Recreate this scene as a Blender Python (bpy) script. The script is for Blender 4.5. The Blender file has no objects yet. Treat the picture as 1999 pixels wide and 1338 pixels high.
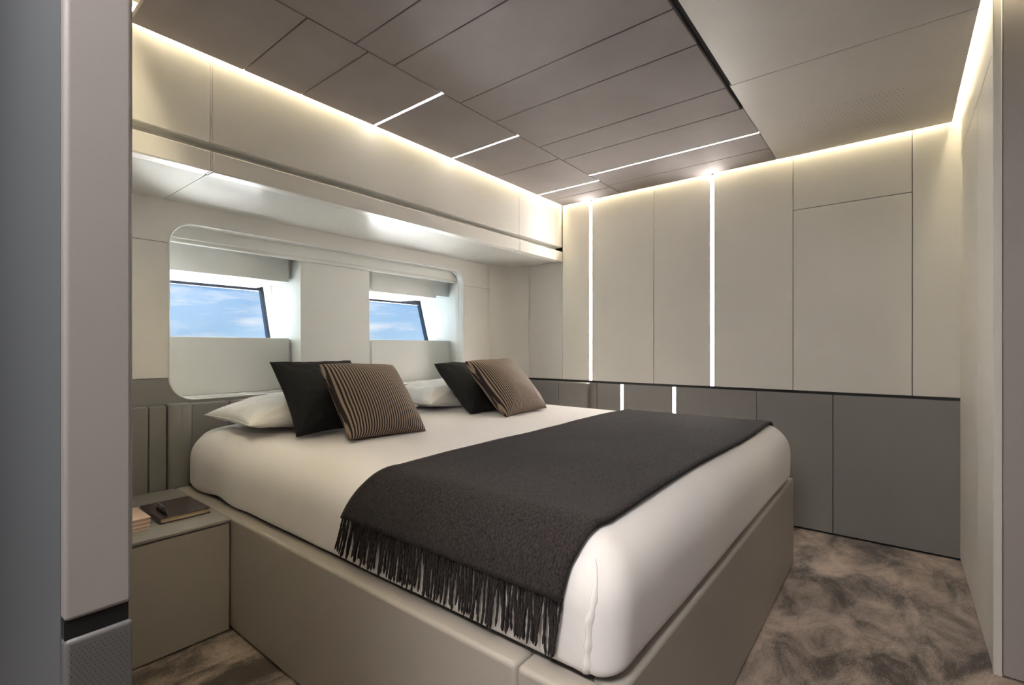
import bpy, bmesh, math, random
from mathutils import Vector, Matrix, noise
from mathutils.bvhtree import BVHTree

random.seed(7)
scene = bpy.context.scene
C = scene.collection

# ------------------------------------------------------------------ camera
cam_d = bpy.data.cameras.new('camera')
cam = bpy.data.objects.new('camera', cam_d)
C.objects.link(cam)
cam.location = (0, 0, 1.0)
cam.rotation_euler = (math.radians(90), 0, math.radians(38.597 - 90))
cam_d.sensor_width = 36.0
cam_d.lens = 36.0 * 944.0 / 1999.0
cam_d.shift_y = 11.0 / 1999.0
cam_d.clip_start = 0.02
cam_d.clip_end = 3000
scene.camera = cam

# ------------------------------------------------------------------ world: blue sky with thin clouds
w = bpy.data.worlds.new('sky')
scene.world = w
w.use_nodes = True
nt = w.node_tree
nt.nodes.clear()
N = nt.nodes.new
L = nt.links.new
tc = N('ShaderNodeTexCoord')
sep = N('ShaderNodeSeparateXYZ'); L(tc.outputs['Generated'], sep.inputs[0])
grad = N('ShaderNodeValToRGB')
grad.color_ramp.elements[0].position = 0.0
grad.color_ramp.elements[0].color = (0.50, 0.72, 0.93, 1)
grad.color_ramp.elements[1].position = 0.55
grad.color_ramp.elements[1].color = (0.12, 0.30, 0.70, 1)
e = grad.color_ramp.elements.new(0.12); e.color = (0.27, 0.51, 0.86, 1)
L(sep.outputs['Z'], grad.inputs['Fac'])
mp = N('ShaderNodeMapping'); mp.inputs['Scale'].default_value = (5.0, 5.0, 26.0)
mp.inputs['Location'].default_value = (0.35, 0.0, 0.62)
L(tc.outputs['Generated'], mp.inputs['Vector'])
nz = N('ShaderNodeTexNoise'); nz.inputs['Scale'].default_value = 1.5; nz.inputs['Detail'].default_value = 9; nz.inputs['Roughness'].default_value = 0.58
L(mp.outputs['Vector'], nz.inputs['Vector'])
cr = N('ShaderNodeValToRGB')
cr.color_ramp.elements[0].position = 0.50; cr.color_ramp.elements[0].color = (0, 0, 0, 1)
cr.color_ramp.elements[1].position = 0.72; cr.color_ramp.elements[1].color = (1, 1, 1, 1)
L(nz.outputs['Fac'], cr.inputs['Fac'])
mx = N('ShaderNodeMixRGB'); mx.inputs['Color2'].default_value = (0.86, 0.90, 0.97, 1)
L(cr.outputs['Color'], mx.inputs['Fac']); L(grad.outputs['Color'], mx.inputs['Color1'])
bg = N('ShaderNodeBackground'); bg.inputs['Strength'].default_value = 0.85
L(mx.outputs['Color'], bg.inputs['Color'])
wo = N('ShaderNodeOutputWorld'); L(bg.outputs[0], wo.inputs['Surface'])

# ------------------------------------------------------------------ sun (high, on the window side)
sd = bpy.data.lights.new('sun', 'SUN')
sun = bpy.data.objects.new('sun', sd); C.objects.link(sun)
sd.energy = 115.0; sd.angle = math.radians(1.0); sd.color = (1.0, 0.98, 0.95)
sun.rotation_euler = Vector((-0.43, -0.73, -0.49)).to_track_quat('-Z', 'Y').to_euler()
sun.location = (0, 8, 8)

# ------------------------------------------------------------------ view
vs = scene.view_settings
vs.view_transform = 'Standard'
vs.look = 'None'
vs.gamma = 1.0
vs.use_curve_mapping = False
vs.exposure = 0.2
scene.cycles.sample_clamp_indirect = 0.0
scene.cycles.blur_glossy = 0.0
scene.cycles.adaptive_threshold = 0.02

LED_COVE = (1.0, 0.87, 0.60)
LED_STRIP = (1.0, 0.95, 0.90)
COVE_POWER = 52.0
EDGE_COVE_POWER = 40.0
STRIP_POWER = 88.0
CEIL_STRIP_POWER = 14.0
SIDE_FILL_POWER = 118.0
HALL_FILL_POWER = 42.0
ENTRY_FILL_POWER = 4.0

# ------------------------------------------------------------------ materials
def mat(name, col, rough=0.5, col2=None, nscale=30.0, bump=0.0, bscale=400.0, spec=0.5, metal=0.0,
        emit=None, estr=0.0, sheen=0.0, detail=4.0, stretch=(1, 1, 1), coat=0.0, bdist=0.002):
    m = bpy.data.materials.new(name)
    m.use_nodes = True
    t = m.node_tree
    b = t.nodes['Principled BSDF']
    b.inputs['Base Color'].default_value = (*col, 1)
    b.inputs['Roughness'].default_value = rough
    b.inputs['Specular IOR Level'].default_value = spec
    b.inputs['Metallic'].default_value = metal
    b.inputs['Coat Weight'].default_value = coat
    if sheen:
        b.inputs['Sheen Weight'].default_value = sheen
        b.inputs['Sheen Roughness'].default_value = 0.5
    if emit:
        b.inputs['Emission Color'].default_value = (*emit, 1)
        b.inputs['Emission Strength'].default_value = estr
    co = t.nodes.new('ShaderNodeTexCoord')
    mpn = t.nodes.new('ShaderNodeMapping'); mpn.inputs['Scale'].default_value = stretch
    t.links.new(co.outputs['Object'], mpn.inputs['Vector'])
    if col2:
        n = t.nodes.new('ShaderNodeTexNoise')
        n.inputs['Scale'].default_value = nscale; n.inputs['Detail'].default_value = detail
        t.links.new(mpn.outputs['Vector'], n.inputs['Vector'])
        r = t.nodes.new('ShaderNodeValToRGB')
        r.color_ramp.elements[0].position = 0.32; r.color_ramp.elements[0].color = (*col, 1)
        r.color_ramp.elements[1].position = 0.68; r.color_ramp.elements[1].color = (*col2, 1)
        t.links.new(n.outputs['Fac'], r.inputs['Fac'])
        t.links.new(r.outputs['Color'], b.inputs['Base Color'])
    if bump:
        n2 = t.nodes.new('ShaderNodeTexNoise')
        n2.inputs['Scale'].default_value = bscale; n2.inputs['Detail'].default_value = 3
        t.links.new(mpn.outputs['Vector'], n2.inputs['Vector'])
        bp = t.nodes.new('ShaderNodeBump'); bp.inputs['Strength'].default_value = bump; bp.inputs['Distance'].default_value = bdist
        t.links.new(n2.outputs['Fac'], bp.inputs['Height'])
        t.links.new(bp.outputs['Normal'], b.inputs['Normal'])
    return m

M = {}
M['cream'] = mat('cream_leather', (0.68, 0.655, 0.605), 0.42, (0.71, 0.685, 0.635), 3.0, bump=0.08, bscale=700)
M['cream_gloss'] = mat('cream_lacquer', (0.70, 0.70, 0.66), 0.16, (0.72, 0.72, 0.68), 2.0, spec=0.6)
M['shell'] = mat('white_lacquer', (0.76, 0.76, 0.72), 0.30)
M['reveal'] = mat('white_gloss_trim', (0.80, 0.80, 0.77), 0.18)
M['grey'] = mat('grey_leather', (0.225, 0.213, 0.203), 0.42, (0.235, 0.223, 0.213), 4.0, bump=0.10, bscale=600)
M['taupe'] = mat('taupe_leather', (0.245, 0.222, 0.210), 0.45, (0.26, 0.236, 0.224), 4.0, bump=0.10, bscale=600)
M['grey_dark'] = mat('dark_perforated_leather', (0.085, 0.080, 0.078), 0.5, (0.092, 0.087, 0.085), 4.0, bump=0.1, bscale=600)
M['taupe_light'] = mat('pale_taupe_leather', (0.36, 0.325, 0.305), 0.45, (0.38, 0.345, 0.325), 4.0, bump=0.10, bscale=600)
M['mauve'] = mat('mauve_suede', (0.245, 0.212, 0.208), 0.85, (0.275, 0.240, 0.235), 5.0, bump=0.12, bscale=300, sheen=0.1)
M['ceil'] = mat('cream_ceiling', (0.52, 0.485, 0.45), 0.5, (0.54, 0.505, 0.47), 3.0, bump=0.05, bscale=600)
M['black'] = mat('black_trim', (0.008, 0.008, 0.009), 0.35)
M['dark_gap'] = mat('dark_gap', (0.01, 0.01, 0.01), 0.9)
M['sheet'] = mat('white_cotton', (0.775, 0.74, 0.728), 0.8, (0.795, 0.762, 0.75), 6.0, bump=0.10, bscale=900, sheen=0.15)
M['pillow'] = mat('white_pillow_cotton', (0.80, 0.785, 0.76), 0.8, (0.82, 0.805, 0.785), 6.0, bump=0.15, bscale=60, sheen=0.15, bdist=0.004)
M['black_cloth'] = mat('black_cloth', (0.010, 0.010, 0.011), 0.75, (0.014, 0.014, 0.015), 40.0, bump=0.2, bscale=900, sheen=0.0, spec=0.25)
M['wood_dark'] = mat('dark_brown_leather', (0.045, 0.030, 0.029), 0.2, (0.055, 0.037, 0.035), 30.0, bump=0.1, bscale=800, spec=0.7)
M['paper'] = mat('cream_paper', (0.55, 0.42, 0.25), 0.8, (0.60, 0.47, 0.30), 200.0)
M['pink'] = mat('pink_cover', (0.70, 0.50, 0.42), 0.3, (0.74, 0.54, 0.46), 20.0)
M['pink_paper'] = mat('pale_page_block', (0.62, 0.48, 0.38), 0.7)
M['chrome'] = mat('chrome', (0.75, 0.75, 0.78), 0.12, metal=1.0)
M['black_gloss'] = mat('black_lacquer', (0.01, 0.01, 0.012), 0.12, coat=0.5)
M['frame'] = mat('navy_black_frame', (0.012, 0.020, 0.045), 0.35)
M['hall'] = mat('hall_panel', (0.092, 0.097, 0.104), 0.5, (0.098, 0.103, 0.110), 3.0)
M['led_cove'] = mat('cove_led', (1, 1, 1), 0.5, emit=LED_COVE, estr=COVE_POWER)
M['led'] = mat('strip_led', (1, 1, 1), 0.5, emit=LED_STRIP, estr=STRIP_POWER)
M['entry_fill'] = mat('entry_fill_emitter', (1, 1, 1), 0.5, emit=(1.0, 0.93, 0.88), estr=ENTRY_FILL_POWER)
M['side_fill'] = mat('side_fill_emitter', (1, 1, 1), 0.5, emit=LED_COVE, estr=SIDE_FILL_POWER)
M['led_edge'] = mat('wardrobe_cove_led', (1, 1, 1), 0.5, emit=LED_COVE, estr=EDGE_COVE_POWER)
M['led_ceil'] = mat('ceiling_strip_led', (1, 1, 1), 0.5, emit=LED_STRIP, estr=CEIL_STRIP_POWER)
M['hall_fill'] = mat('hall_fill_emitter', (1, 1, 1), 0.5, emit=(1.0, 0.955, 0.93), estr=HALL_FILL_POWER)

def glass_mat():
    m = bpy.data.materials.new('window_glass'); m.use_nodes = True
    t = m.node_tree; t.nodes.clear()
    o = t.nodes.new('ShaderNodeOutputMaterial')
    a = t.nodes.new('ShaderNodeBsdfTransparent'); a.inputs[0].default_value = (0.96, 0.98, 1.0, 1)
    g = t.nodes.new('ShaderNodeBsdfGlossy'); g.inputs['Roughness'].default_value = 0.02
    x = t.nodes.new('ShaderNodeMixShader'); x.inputs[0].default_value = 0.04
    t.links.new(a.outputs[0], x.inputs[1]); t.links.new(g.outputs[0], x.inputs[2])
    t.links.new(x.outputs[0], o.inputs['Surface'])
    return m
M['glass'] = glass_mat()

def base_weave():
    """grey coated fabric with a fine basket weave, for the bed base"""
    m = mat('grey_woven_leather', (0.37, 0.338, 0.300), 0.40)
    t = m.node_tree; b = t.nodes['Principled BSDF']
    co = t.nodes.new('ShaderNodeTexCoord')
    ck = t.nodes.new('ShaderNodeTexChecker'); ck.inputs['Scale'].default_value = 380
    t.links.new(co.outputs['Object'], ck.inputs['Vector'])
    bp = t.nodes.new('ShaderNodeBump'); bp.inputs['Strength'].default_value = 0.12; bp.inputs['Distance'].default_value = 0.001
    t.links.new(ck.outputs['Fac'], bp.inputs['Height']); t.links.new(bp.outputs['Normal'], b.inputs['Normal'])
    return m
M['weave'] = base_weave()

def stripes():
    m = mat('striped_satin', (0.3, 0.2, 0.14), 0.6, spec=0.3)
    t = m.node_tree; b = t.nodes['Principled BSDF']
    co = t.nodes.new('ShaderNodeTexCoord')
    wv = t.nodes.new('ShaderNodeTexWave'); wv.wave_type = 'BANDS'; wv.bands_direction = 'X'
    wv.inputs['Scale'].default_value = 0.3142 / 0.0108; wv.inputs['Distortion'].default_value = 0.0
    t.links.new(co.outputs['Object'], wv.inputs['Vector'])
    r = t.nodes.new('ShaderNodeValToRGB'); r.color_ramp.interpolation = 'LINEAR'
    r.color_ramp.elements[0].position = 0.42; r.color_ramp.elements[0].color = (0.020, 0.012, 0.012, 1)
    r.color_ramp.elements[1].position = 0.58; r.color_ramp.elements[1].color = (0.34, 0.255, 0.185, 1)
    t.links.new(wv.outputs['Fac'], r.inputs['Fac']); t.links.new(r.outputs['Color'], b.inputs['Base Color'])
    bp = t.nodes.new('ShaderNodeBump'); bp.inputs['Strength'].default_value = 0.25; bp.inputs['Distance'].default_value = 0.001
    t.links.new(wv.outputs['Fac'], bp.inputs['Height']); t.links.new(bp.outputs['Normal'], b.inputs['Normal'])
    return m
M['stripe'] = stripes()

def wool():
    m = mat('charcoal_wool', (0.03, 0.026, 0.027), 0.95, spec=0.15, sheen=0.05)
    t = m.node_tree; b = t.nodes['Principled BSDF']
    co = t.nodes.new('ShaderNodeTexCoord')
    mpn = t.nodes.new('ShaderNodeMapping'); mpn.inputs['Scale'].default_value = (1.0, 1.6, 1.0)
    t.links.new(co.outputs['Object'], mpn.inputs['Vector'])
    n = t.nodes.new('ShaderNodeTexNoise'); n.inputs['Scale'].default_value = 150; n.inputs['Detail'].default_value = 5; n.inputs['Roughness'].default_value = 0.75
    t.links.new(mpn.outputs['Vector'], n.inputs['Vector'])
    r = t.nodes.new('ShaderNodeValToRGB')
    r.color_ramp.elements[0].position = 0.36; r.color_ramp.elements[0].color = (0.009, 0.007, 0.007, 1)
    r.color_ramp.elements[1].position = 0.68; r.color_ramp.elements[1].color = (0.052, 0.043, 0.0435, 1)
    t.links.new(n.outputs['Fac'], r.inputs['Fac']); t.links.new(r.outputs['Color'], b.inputs['Base Color'])
    bp = t.nodes.new('ShaderNodeBump'); bp.inputs['Strength'].default_value = 0.6; bp.inputs['Distance'].default_value = 0.003
    t.links.new(n.outputs['Fac'], bp.inputs['Height']); t.links.new(bp.outputs['Normal'], b.inputs['Normal'])
    return m
M['wool'] = wool()
M['yarn'] = mat('charcoal_yarn', (0.015, 0.0115, 0.0115), 0.95, (0.045, 0.037, 0.036), 220.0, bump=0.7, bscale=500, spec=0.15, sheen=0.03, bdist=0.003)

def carpet():
    m = mat('silk_carpet', (0.2, 0.16, 0.13), 0.75, spec=0.3, sheen=0.25)
    t = m.node_tree; b = t.nodes['Principled BSDF']
    co = t.nodes.new('ShaderNodeTexCoord')
    m1 = t.nodes.new('ShaderNodeMapping'); m1.inputs['Scale'].default_value = (1.0, 1.7, 1.0); m1.inputs['Rotation'].default_value = (0, 0, 0.6)
    t.links.new(co.outputs['Object'], m1.inputs['Vector'])
    big = t.nodes.new('ShaderNodeTexNoise'); big.inputs['Scale'].default_value = 3.6; big.inputs['Detail'].default_value = 7; big.inputs['Roughness'].default_value = 0.68; big.inputs['Distortion'].default_value = 0.5
    t.links.new(m1.outputs['Vector'], big.inputs['Vector'])
    fine = t.nodes.new('ShaderNodeTexNoise'); fine.inputs['Scale'].default_value = 220; fine.inputs['Detail'].default_value = 3
    t.links.new(co.outputs['Object'], fine.inputs['Vector'])
    ad = t.nodes.new('ShaderNodeMath'); ad.operation = 'MULTIPLY_ADD'; ad.inputs[1].default_value = 0.30
    t.links.new(fine.outputs['Fac'], ad.inputs[0]); t.links.new(big.outputs['Fac'], ad.inputs[2])
    r = t.nodes.new('ShaderNodeValToRGB')
    r.color_ramp.elements[0].position = 0.53; r.color_ramp.elements[0].color = (0.050, 0.035, 0.028, 1)
    r.color_ramp.elements[1].position = 0.78; r.color_ramp.elements[1].color = (0.42, 0.325, 0.275, 1)
    k = r.color_ramp.elements.new(0.65); k.color = (0.235, 0.185, 0.152, 1)
    t.links.new(ad.outputs[0], r.inputs['Fac']); t.links.new(r.outputs['Color'], b.inputs['Base Color'])
    bp = t.nodes.new('ShaderNodeBump'); bp.inputs['Strength'].default_value = 0.7; bp.inputs['Distance'].default_value = 0.006
    t.links.new(ad.outputs[0], bp.inputs['Height']); t.links.new(bp.outputs['Normal'], b.inputs['Normal'])
    return m
M['carpet'] = carpet()

def sea():
    m = mat('sea_water', (0.014, 0.045, 0.062), 0.30, (0.018, 0.054, 0.072), 0.4, bump=0.05, bscale=1.2, bdist=0.05)
    return m
M['sea'] = sea()

# ------------------------------------------------------------------ mesh helpers
def tag(o, label=None, cat=None, group=None, kind=None):
    if label: o['label'] = label
    if cat: o['category'] = cat
    if group: o['group'] = group
    if kind: o['kind'] = kind
    return o

def empty(name, loc=(0, 0, 0)):
    o = bpy.data.objects.new(name, None); C.objects.link(o); o.location = loc
    o.empty_display_size = 0.05
    return o

def link(name, me, m, parent=None, smooth=False):
    o = bpy.data.objects.new(name, me); C.objects.link(o)
    if m is not None and not me.materials:
        me.materials.append(m)
    if parent is not None:
        o.parent = parent
        if parent.type == 'EMPTY' or parent.location.length > 0:
            o.matrix_parent_inverse = Matrix.Translation(parent.location).inverted()
    if smooth:
        for p in me.polygons: p.use_smooth = True
    return o

def bm_mesh(name, bm):
    me = bpy.data.meshes.new(name); bm.to_mesh(me); bm.free(); return me

def box(name, x0, x1, y0, y1, z0, z1, m, parent=None, bev=0.0, seg=2):
    """box whose origin is its own centre"""
    bm = bmesh.new()
    bmesh.ops.create_cube(bm, size=1.0)
    c = Vector(((x0 + x1) / 2, (y0 + y1) / 2, (z0 + z1) / 2))
    s = (abs(x1 - x0), abs(y1 - y0), abs(z1 - z0))
    for v in bm.verts:
        v.co = Vector((v.co.x * s[0], v.co.y * s[1], v.co.z * s[2]))
    if bev:
        bmesh.ops.bevel(bm, geom=bm.edges[:], offset=min(bev, min(s) * 0.45), segments=seg, affect='EDGES', profile=0.5)
    for v in bm.verts: v.co += c
    return link(name, bm_mesh(name, bm), m, parent, smooth=False)

def soft(o, angle=35):
    """smooth shading but keep hard edges"""
    me = o.data
    me.set_sharp_from_angle(angle=math.radians(angle))
    for p in me.polygons: p.use_smooth = max(abs(c) for c in p.normal) < 0.9999
    return o

def prism(name, poly, axis, d0, d1, m, parent=None, bev=0.0):
    """extrude a 2-D outline. axis 'y': outline in (x,z); axis 'z': outline in (x,y); axis 'x': outline in (y,z)"""
    def P(a, b, d):
        return {'y': (a, d, b), 'z': (a, b, d), 'x': (d, a, b)}[axis]
    bm = bmesh.new()
    va = [bm.verts.new(P(a, b, d0)) for a, b in poly]
    vb = [bm.verts.new(P(a, b, d1)) for a, b in poly]
    fa = bm.faces.new(va); fb = bm.faces.new(list(reversed(vb)))
    n = len(poly)
    for i in range(n):
        bm.faces.new((va[i], vb[i], vb[(i + 1) % n], va[(i + 1) % n]))
    bmesh.ops.recalc_face_normals(bm, faces=bm.faces[:])
    if bev:
        ed = [e for e in bm.edges if e in fa.edges or e in fb.edges]
        bmesh.ops.bevel(bm, geom=ed, offset=bev, segments=2, affect='EDGES', profile=0.5)
    return soft(link(name, bm_mesh(name, bm), m, parent), 30)

def arc(cx, cz, r, a0, a1, n=10):
    return [(cx + r * math.cos(math.radians(a0 + (a1 - a0) * i / n)), cz + r * math.sin(math.radians(a0 + (a1 - a0) * i / n))) for i in range(n + 1)]

def boxes(name, items, m, parent=None):
    """several boxes that make one piece of the setting"""
    bm = bmesh.new()
    for x0, x1, y0, y1, z0, z1 in items:
        r = bmesh.ops.create_cube(bm, size=1.0)
        for v in r['verts']:
            v.co = Vector(((v.co.x + .5) * (x1 - x0) + x0, (v.co.y + .5) * (y1 - y0) + y0, (v.co.z + .5) * (z1 - z0) + z0))
    return link(name, bm_mesh(name, bm), m, parent)

G = 0.0013      # half joint between panels
CEIL = 2.06

# ================================================================== FLOOR, HALL, SEA
fl = box('floor', -1.4, 3.25, -1.4, 3.3, -0.06, 0.0, M['carpet']); tag(fl, 'mottled brown silky carpet over the cabin floor', 'floor', kind='structure')
seao = box('sea', -700, 700, 5.0, 1400, -2.6, -2.5, M['sea']); tag(seao, 'sunlit sea outside the hull windows', 'sea', kind='structure')

# the passage in which the camera stands
tag(boxes('wall_hall', [(-1.42, -1.30, -1.4, 0.2, 0, 2.2), (-1.42, -1.30, 1.2, 2.62, 0, 2.2), (-1.42, -1.30, 0.2, 1.2, 0, 1.1), (-1.42, -1.30, 0.2, 1.2, 1.7, 2.2),
                        (-1.42, 0.083, 2.55, 2.67, 0, 2.2), (-1.42, 3.25, -1.4, -1.28, 0, 2.2)], M['hall']), 'grey panelled passage walls outside the cabin', 'wall', kind='structure')
hw = box('added_window', -1.37, -1.36, 0.2, 1.2, 1.1, 1.7, M['glass']); tag(hw, 'unseen added window bringing cool daylight into the passage', 'window', kind='structure')  # not in view; put in for cool daylight on the partition
tag(box('ceiling_hall', -1.42, 0.129, -1.4, 2.67, CEIL, CEIL + 0.12, M['ceil']), 'plain passage ceiling', 'ceiling', kind='structure')
hl = empty('added_fill_lamp', (-0.5, 0.2, CEIL)); tag(hl, 'added fill lamp, flat and square, out of view in the passage', 'lamp')  # added fill lamp, out of view, to brighten the far wall
soft(box('rim', -0.81, -0.19, -0.11, 0.51, CEIL - 0.03, CEIL, M['chrome'], hl, 0.006))
box('diffuser', -0.79, -0.21, -0.09, 0.49, CEIL - 0.036, CEIL - 0.028, M['hall_fill'], hl)
el = empty('added_fill_lamp', (1.0, -0.8, CEIL)); tag(el, 'added fill lamp, flat and square, out of view in the cabin entry', 'lamp')  # second unseen lamp, put in to lift light on the bed foot
soft(box('rim', 0.74, 1.26, -1.06, -0.54, CEIL - 0.03, CEIL - 0.001, M['chrome'], el, 0.006))
box('diffuser', 0.76, 1.24, -1.04, -0.56, CEIL - 0.036, CEIL - 0.028, M['entry_fill'], el)

# ================================================================== PARTITION (left door jamb)
pw = boxes('wall_left', [(0.083, 0.125, 0.566, 1.64, 0, 2.2), (0.083, 0.36, 1.64, 2.62, 0, 2.2), (0.083, 0.125, -1.3, -0.42, 0, 2.2)], M['hall'])
tag(pw, 'grey partition wall and door jamb beside the bed', 'wall', kind='structure')
soft(box('end_panel', 0.083, 0.1305, 0.550, 0.566, 0.767, 2.2, M['taupe'], pw, 0.004, 4), 60)
box('trim_band', 0.0835, 0.1275, 0.553, 0.566, 0.7515, 0.7665, M['black'], pw)
le = soft(box('lower_end_panel', 0.083, 0.1305, 0.550, 0.566, 0.0, 0.751, M['grey_dark'], pw, 0.004, 4), 60)
bm = bmesh.new()
for i in range(16):
    for j in range(13):
        x = 0.0860 + j * 0.0035 + (0.00175 if i % 2 else 0); z = 0.742 - i * 0.0032
        if x < 0.1265:
            bmesh.ops.create_circle(bm, cap_ends=True, segments=6, radius=0.00042, matrix=Matrix.Translation((x, 0.54985, z)) @ Matrix.Rotation(math.radians(90), 4, 'X'))
pf = link('perforation', bm_mesh('perforation', bm), M['dark_gap'], pw); pf['kind'] = 'stuff'
soft(box('side_panel', 0.36, 0.378, 1.64, 2.5, 0, 2.15, M['cream'], pw, 0.002))
soft(box('side_panel', 0.125, 0.1300, 0.566, 1.64, 0, 2.15, M['cream'], pw, 0.002))

# ================================================================== HEADBOARD WALL
YW = 2.505
ox0, ox1, oz0, oz1, R = 0.72, 2.57, 0.765, 1.566, 0.103
wh = boxes('wall_headboard', [(0.36, 0.715, YW + 0.016, 2.56, 0, 1.7), (2.575, 3.2, YW + 0.016, 2.56, 0, 1.7),
                              (0.715, 2.575, YW + 0.016, 2.56, 0, 0.762), (0.715, 2.575, YW + 0.016, 2.56, 1.57, 1.7)], M['shell'])
tag(wh, 'cream panelled wall behind the bed around the hull windows', 'wall', kind='structure')
up = [(0.38, 1.463 + G), (ox0, 1.463 + G)] + arc(ox0 + R, oz1 - R, R, 180, 90)[1:] + arc(ox1 - R, oz1 - R, R, 90, 0)[:-1] + [(ox1, 1.463 + G), (2.857, 1.463 + G), (2.857, 1.655), (0.38, 1.655)]
prism('upper_panel', up, 'y', YW, YW + 0.016, M['cream'], wh, 0.0012)
for a, b in ((0.38, ox0), (ox1, 2.857)):
    soft(box('side_panel', a, b, YW, YW + 0.016, 0.868 + G, 1.463 - G, M['cream'], wh, 0.0015))
prism('lower_panel', [(0.38, 0), (0.38, 0.868 - G), (ox0, 0.868 - G)] + arc(ox0 + R, oz0 + R, R, 180, 270)[1:] + [(ox0 + R, 0)], 'y', YW, YW + 0.016, M['grey'], wh, 0.0012)
prism('lower_panel', [(2.857, 0), (2.857, 0.868 - G), (ox1, 0.868 - G)] + arc(ox1 - R, oz0 + R, R, 0, -90)[1:] + [(ox1 - R, 0)], 'y', YW, YW + 0.016, M['grey'], wh, 0.0012)
soft(box('lower_panel', ox0 + R, ox1 - R, YW, YW + 0.016, 0, oz0, M['grey'], wh, 0.0012))
# curved corner between headboard wall and side wall
cc = []
p0, p1, p2 = Vector((2.857, YW)), Vector((3.02, 2.47)), Vector((3.08, 2.289))
for i in range(13):
    t = i / 12; q = p0 * (1 - t) ** 2 + p1 * 2 * t * (1 - t) + p2 * t * t; cc.append((q.x, q.y))
prism('corner_panel', cc + [(3.2, 2.29), (3.2, 2.56), (2.857, 2.56)], 'z', 0.766, 1.655, M['cream'], wh)
prism('corner_panel', cc + [(3.2, 2.29), (3.2, 2.56), (2.857, 2.56)], 'z', 0.0, 0.752, M['grey'], wh)
prism('corner_trim', [(x + .004, y + .004) for x, y in cc] + [(3.2, 2.29), (3.2, 2.56), (2.857, 2.56)], 'z', 0.752, 0.766, M['black'], wh)

# rounded white reveal around the window recess
def rrect(x0, x1, z0, z1, r, n=10):
    return arc(x1 - r, z1 - r, r, 0, 90, n) + arc(x0 + r, z1 - r, r, 90, 180, n) + arc(x0 + r, z0 + r, r, 180, 270, n) + arc(x1 - r, z0 + r, r, 270, 360, n)
bm = bmesh.new()
prof = [(-0.004, YW + 0.006), (-0.002, YW + 0.000), (0.002, YW - 0.002), (0.005, YW + 0.001), (0.006, YW + 0.006), (0.006, 2.556), (-0.012, 2.556), (-0.012, YW + 0.006)]
rings = []
for d, y in prof:
    pts = rrect(ox0 + d, ox1 - d, oz0 + d, oz1 - d, R - d)
    rings.append([bm.verts.new((x, y, z)) for x, z in pts])
for a, b in zip(rings, rings[1:] + rings[:1]):
    n = len(a)
    for i in range(n): bm.faces.new((a[i], a[(i + 1) % n], b[(i + 1) % n], b[i]))
bmesh.ops.recalc_face_normals(bm, faces=bm.faces[:])
tr = soft(link('trim_1', bm_mesh('trim_1', bm), M['reveal']), 50); tag(tr, 'glossy white rounded reveal framing the window recess', 'trim', kind='structure')

# hull behind: sill, top fascias, pillar, side fillers
hu = boxes('wall_hull', [(0.30, 0.69, 2.56, 3.3, 0, 2.2), (0.69, 2.75, 2.60, 3.06, 0, 0.7645), (0.69, 2.75, 2.75, 3.05, 0.70, 1.045), (0.69, 2.75, 2.75, 3.35, 1.40, 2.2),
                         (0.69, 2.75, 2.56, 2.76, 1.568, 2.2), (0.69, 2.75, 3.0, 3.06, 0, 1.05), (1.45, 1.91, 3.0, 3.07, 0.9, 1.6), (2.75, 3.2, 3.0, 3.07, 0.9, 2.2)], M['shell'])
tag(hu, 'white hull lining inside the window recess', 'wall', kind='structure')
box('sill', 0.69, 2.637, 2.556, 2.75, 0.745, 0.7655, M['shell'], hu)
soft(box('fascia', 0.69, 2.637, 2.566, 2.582, 1.503, 1.572, M['shell'], hu, 0.005, 3))
soft(box('fascia', 0.69, 2.637, 2.582, 2.602, 1.485, 1.572, M['shell'], hu, 0.005, 3))
prism('pillar_panel', [(1.372, 2.604), (1.821, 2.604), (1.93, 2.9), (1.93, 3.05), (1.425, 3.05)], 'z', 0.765, 1.50, M['shell'], hu, 0.003)
prism('side_lining', [(2.575, 2.556), (2.58, 2.60), (2.600, 2.604), (2.637, 2.70), (2.722, 3.05), (3.25, 3.05), (3.25, 2.556)], 'z', 0.0, 2.2, M['shell'], hu)
soft(box('jamb_strip', 2.574, 2.60, 2.568, 2.60, 0.765, 1.503, M['shell'], hu, 0.004))

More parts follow.
